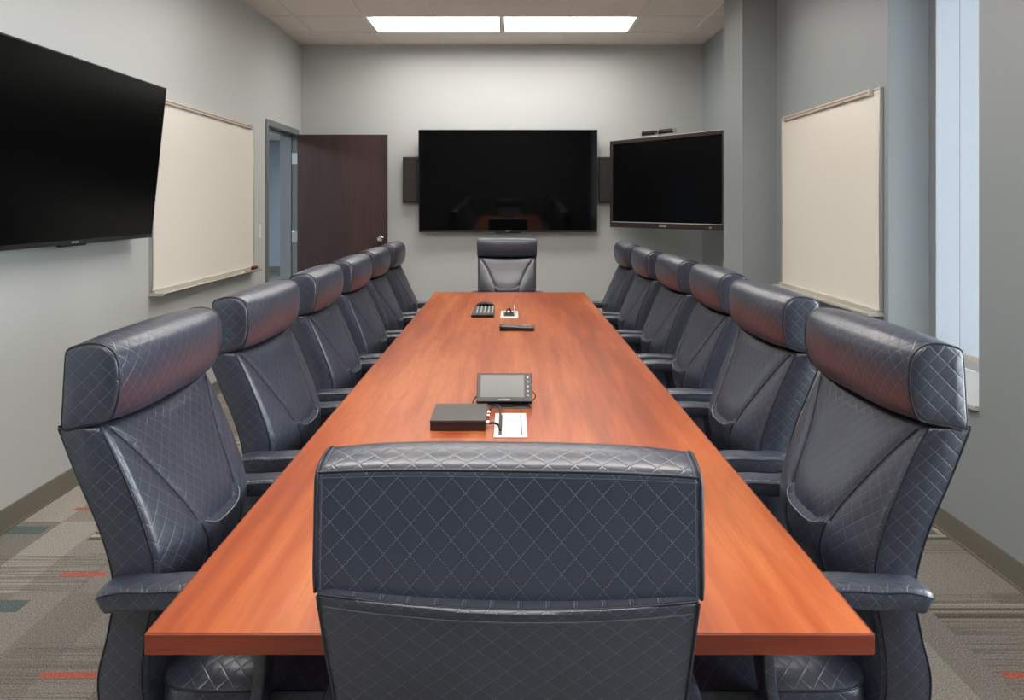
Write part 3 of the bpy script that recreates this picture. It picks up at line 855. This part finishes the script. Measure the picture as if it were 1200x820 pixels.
# ------------------------------------------------------------------ whiteboards (local: face -y, width along x, origin bottom centre on wall)
def whiteboard(loc, rz, w, h, lab):
    e = empty('whiteboard', loc, rz, lab, 'whiteboard', 'whiteboards on the side walls')
    obox('writing_surface', (-w/2 + .008, w/2 - .008, -.016, 0, .008, h - .008), M['board'], e)
    bm = bmesh.new(); f = .012
    box(bm, -w/2, w/2, -.022, 0, h - f, h, bev=.002); box(bm, -w/2, w/2, -.022, 0, 0, f, bev=.002)
    box(bm, -w/2, -w/2 + f, -.022, 0, f, h - f, bev=.002); box(bm, w/2 - f, w/2, -.022, 0, f, h - f, bev=.002)
    finish('frame', bm, M['alu'], e)
    r = w/2 - .09
    bm = bmesh.new(); box(bm, -r, r, -.036, -.018, h - .030, h - .002, bev=.002); rail = finish('map_rail', bm, M['warm_alu'], e)
    obox('cork_strip', (-r, r, -.0375, -.0355, h - .020, h - .010), M['cork'], rail)
    for s in (-1, 1): obox('end_cap', (s * r - .008, s * r + .008, -.040, -.018, h - .036, h + .004), M['warm_alu'], rail, bev=.002)
    bm = bmesh.new()
    box(bm, -w/2, w/2, -.036, -.004, -.014, .014, bev=.003)
    box(bm, -w/2, w/2, -.085, -.004, -.020, -.014); box(bm, -w/2, w/2, -.085, -.080, -.020, -.008); box(bm, -w/2, w/2, -.060, -.056, -.016, -.010)
    box(bm, -w/2 - .002, -w/2 + .012, -.088, 0, -.022, -.004, bev=.002); box(bm, w/2 - .012, w/2 + .002, -.088, 0, -.022, -.004, bev=.002)
    finish('marker_tray', bm, M['warm_alu'], e)
    return e
wb1 = whiteboard((XL, (4.44 + 6.22) / 2, .868), PI / 2, 1.78, 1.18, 'wide cream whiteboard on the left wall beside the doorway')
wb2 = whiteboard((XR, (3.965 + 5.41) / 2, .818), -PI / 2, 1.445, 1.205, 'cream whiteboard on the right wall next to the window')
def marker(x, y, z, rz, m, lab):
    e = empty('dry_erase_marker', (x, y, z), rz, lab, 'marker')
    bm = bmesh.new(); cyl(bm, (-.06, 0, .008), (.03, 0, .008), .008); finish('barrel', bm, M['white'], e)
    bm = bmesh.new(); cyl(bm, (.03, 0, .008), (.065, 0, .008), .0088, .008); finish('cap', bm, m, e)
marker(XL + .070, 5.82, .868 - .014, PI / 2, M['red'], 'white marker with a red cap on the left whiteboard tray')
obox_e = empty('board_eraser', (XL + .048, 6.14, .868 - .0095), 0, 'small dark eraser at the far end of the left whiteboard tray', 'eraser')
obox('felt', (-.012, .012, -.045, .045, 0, .018), M['black'], obox_e); obox('grip', (-.012, .012, -.045, .045, .018, .03), M['red'], obox_e, bev=.003)

sw = empty('light_switch', (XL, 6.40, 1.165), PI / 2, 'white light switch plate between the left whiteboard and the doorway', 'light switch')
obox('plate', (-.035, .035, -.006, 0, -.058, .058), M['white'], sw, bev=.002)
obox('rocker', (-.016, .016, -.010, -.005, -.032, .032), M['white'], sw, bev=.002)

# ------------------------------------------------------------------ things on the table
T = TZ
def hexa(bm, bot, top, mi=0):
    vs = [bm.verts.new(p) for p in bot + top]
    for q in ((3, 2, 1, 0), (4, 5, 6, 7), (0, 1, 5, 4), (1, 2, 6, 5), (2, 3, 7, 6), (3, 0, 4, 7)): bm.faces.new([vs[i] for i in q]).material_index = mi
# near black box
bx = empty('receiver_box', (-.144, 2.155, T), 0, 'flat dark brown-black electronics box on the table by the touch panel', 'electronics box')
obox('case', (-.077, .077, -.087, .087, .001, .021), M['dark_metal'], bx, bev=.0012)
obox('lid', (-.078, .078, -.088, .088, .0215, .0300), M['box_top'], bx, bev=.0012)
for y in (.055, .02, -.045):
    bm = bmesh.new(); cyl(bm, (.076, y, .012), (.086, y, .012), .0055); finish('connector', bm, M['chrome'], bx)
# touch panel
tp = empty('touch_panel', (-.016, 2.315, T), 0, 'small black tabletop touch panel with a grey screen propped on its stand', 'touch panel')
pm = Matrix.Translation((0, 0, .014)) @ Matrix.Rotation(R(-45), 4, 'X')
def pbox(name, d, m, par, bev=0):
    bm = bmesh.new(); box(bm, *d, bev=bev, mat=None); bmesh.ops.transform(bm, matrix=pm, verts=bm.verts); return finish(name, bm, m, par)
hs = pbox('housing', (-.087, .087, -.006, .012, 0, .102), M['black'], tp, .002)
pbox('screen', (-.075, .062, -.0068, -.004, .014, .094), M['panel_screen'], hs)
for k in range(5): pbox('button', (.0725, .0765, -.0070, -.005, .018 + .0165 * k, .022 + .0165 * k), M['white'], hs)
tt = text('brand_lettering', 'CRESTRON', .0075, M['logo'], hs, (0, 0, 0), (0, 0, 0)); tt.matrix_local = pm @ Matrix.Translation((0, -.0064, .004)) @ Matrix.Rotation(PI / 2, 4, 'X')
bm = bmesh.new(); hexa(bm, [(-.04, -.02, 0), (.083, -.02, 0), (.06, .085, 0), (-.06, .085, 0)], [(-.04, -.018, .004), (.083, -.018, .004), (.055, .083, .030), (-.055, .083, .030)])
finish('stand', bm, M['black'], tp)
# power plates
def plate(x, y, hw, hd, lab):
    e = empty('table_power_port', (x, y, T), 0, lab, 'power port')
    obox('cover', (-hw, hw, -hd, hd, 0, .003), M['white'], e, bev=.001)
    return e
p1 = plate(.003, 2.122, .046, .115, 'white cable port plate set in the table beside the electronics box')
obox('slot', (-.033, -.024, -.095, .095, .002, .0036), M['black'], p1); obox('slot', (.029, .032, -.095, .095, .002, .0036), M['black'], p1)
obox('flap', (-.020, .024, -.10, .10, .0028, .0042), M['white'], p1, bev=.0005)
p2 = plate(.0, 4.26, .050, .135, 'white open cable port plate at the far end of the table')
obox('opening', (-.033, .028, -.08, .085, .0025, .0042), M['black'], p2)
obox('raised_flap', (.026, .030, -.05, .09, .003, .045), M['white'], p2)
bm = bmesh.new(); tube(bm, [(-.02, -.04, .004), (-.015, -.02, .03), (.0, .02, .035), (.01, .06, .006)], .004, 8); finish('cable_end', bm, M['cable'], p2)
# cables
def cable(pts, r, lab):
    c = bpy.data.curves.new('c', 'CURVE'); P = [Vector(p) for p in pts]; out = []
    for i in range(len(P) - 1):
        a = P[max(0, i - 1)]; b = P[i]; d = P[i + 1]; e = P[min(len(P) - 1, i + 2)]
        for k in range(8):
            t = k / 8; out.append(.5 * ((2 * b) + (d - a) * t + (2 * a - 5 * b + 4 * d - e) * t * t + (3 * b - a - 3 * d + e) * t ** 3))
    out.append(P[-1]); bpy.data.curves.remove(c)
    bm = bmesh.new(); tube(bm, out, r, 8); return tag(finish('cable', bm, M['cable'], angle=70), lab, 'cable')
z = T + .005
cable([(-.060, 2.235, z + .004), (-.050, 2.250, z + .018), (-.030, 2.215, z + .022), (-.026, 2.14, z + .006), (-.026, 2.06, z)], .0030, 'thick black cable looping from the back of the box into the port slot')
cable([(-.060, 2.110, z + .004), (-.045, 2.108, z + .006), (-.030, 2.095, z + .004), (-.0265, 2.075, z + .001)], .0035, 'short black cable from the side of the box to the port slot')
cable([(-.095, 2.345, z + .028), (-.112, 2.33, z + .014), (-.112, 2.29, z), (-.095, 2.262, z - .0015)], .0020, 'thin black cable at the left edge of the touch panel')
cable([(.070, 2.34, z + .04), (.081, 2.335, z + .028), (.080, 2.345, z + .014), (.068, 2.360, z + .002)], .0016, 'tiny cable loop at the right edge of the touch panel')
# ribbed keypad / phone at the far end
ph = empty('conference_keypad', (-.148, 4.30, T), 0, 'small black desk device with grey ribs and an arched back near the far end', 'desk device')
bm = bmesh.new(); hexa(bm, [(-.066, -.16, .0), (.062, -.16, .0), (.062, .06, .0), (-.055, .06, .0)], [(-.066, -.16, .016), (.062, -.16, .016), (.062, .06, .038), (-.055, .06, .038)])
bmesh.ops.bevel(bm, geom=bm.edges[:], offset=.003, segments=2, affect='EDGES'); finish('body', bm, M['black'], ph)
for k in range(5):
    x = -.040 + .0215 * k
    bm = bmesh.new(); hexa(bm, [(x, -.13, .019), (x + .009, -.13, .019), (x + .011, .035, .035), (x + .004, .035, .035)], [(x, -.13, .024), (x + .009, -.13, .024), (x + .011, .035, .041), (x + .004, .035, .041)])
    finish('rib', bm, M['grey_key'], ph)
bm = bmesh.new(); tube(bm, [(.006 + .044 * math.cos(a), .062, .028 + .022 * math.sin(a)) for a in [PI * k / 14 for k in range(15)]], .013, 10); finish('handle', bm, M['black'], ph)
# remote
rc = empty('remote_control', (.040, 3.74, T), R(-3), 'chunky black remote control lying sideways on the far half of the table', 'remote control')
bm = bmesh.new()
sec = [(-.090, .030, .014, .022), (-.080, .034, .010, .026), (-.045, .034, .006, .024), (-.02, .032, .008, .023), (.03, .030, .004, .021), (.075, .030, .002, .020), (.086, .026, .004, .017)]
prev = None
for x, hy, zb, zt in sec:
    r = [bm.verts.new((x, a, b)) for a, b in ((-hy, zb + .004), (-hy * .8, zb), (hy * .8, zb), (hy, zb + .004), (hy, zt - .004), (hy * .8, zt), (-hy * .8, zt), (-hy, zt - .004))]
    if prev:
        for j in range(8): bm.faces.new((prev[j], prev[(j + 1) % 8], r[(j + 1) % 8], r[j]))
    else: bm.faces.new(r[::-1])
    prev = r
bm.faces.new(prev); finish('body', bm, M['dark_metal'], rc, angle=30)
bm = bmesh.new(); box(bm, -.088, -.06, -.03, .03, 0, .012, bev=.002); box(bm, .055, .082, -.026, .026, 0, .006, bev=.002); finish('foot', bm, M['black'], rc)
bm = bmesh.new()
for a in range(12):
    for b in range(3): box(bm, -.068 + .012 * a, -.061 + .012 * a, -.020 + .015 * b, -.010 + .015 * b, .019, .0265 - .0003 * a)
finish('button_pad', bm, M['grey_key'], rc)
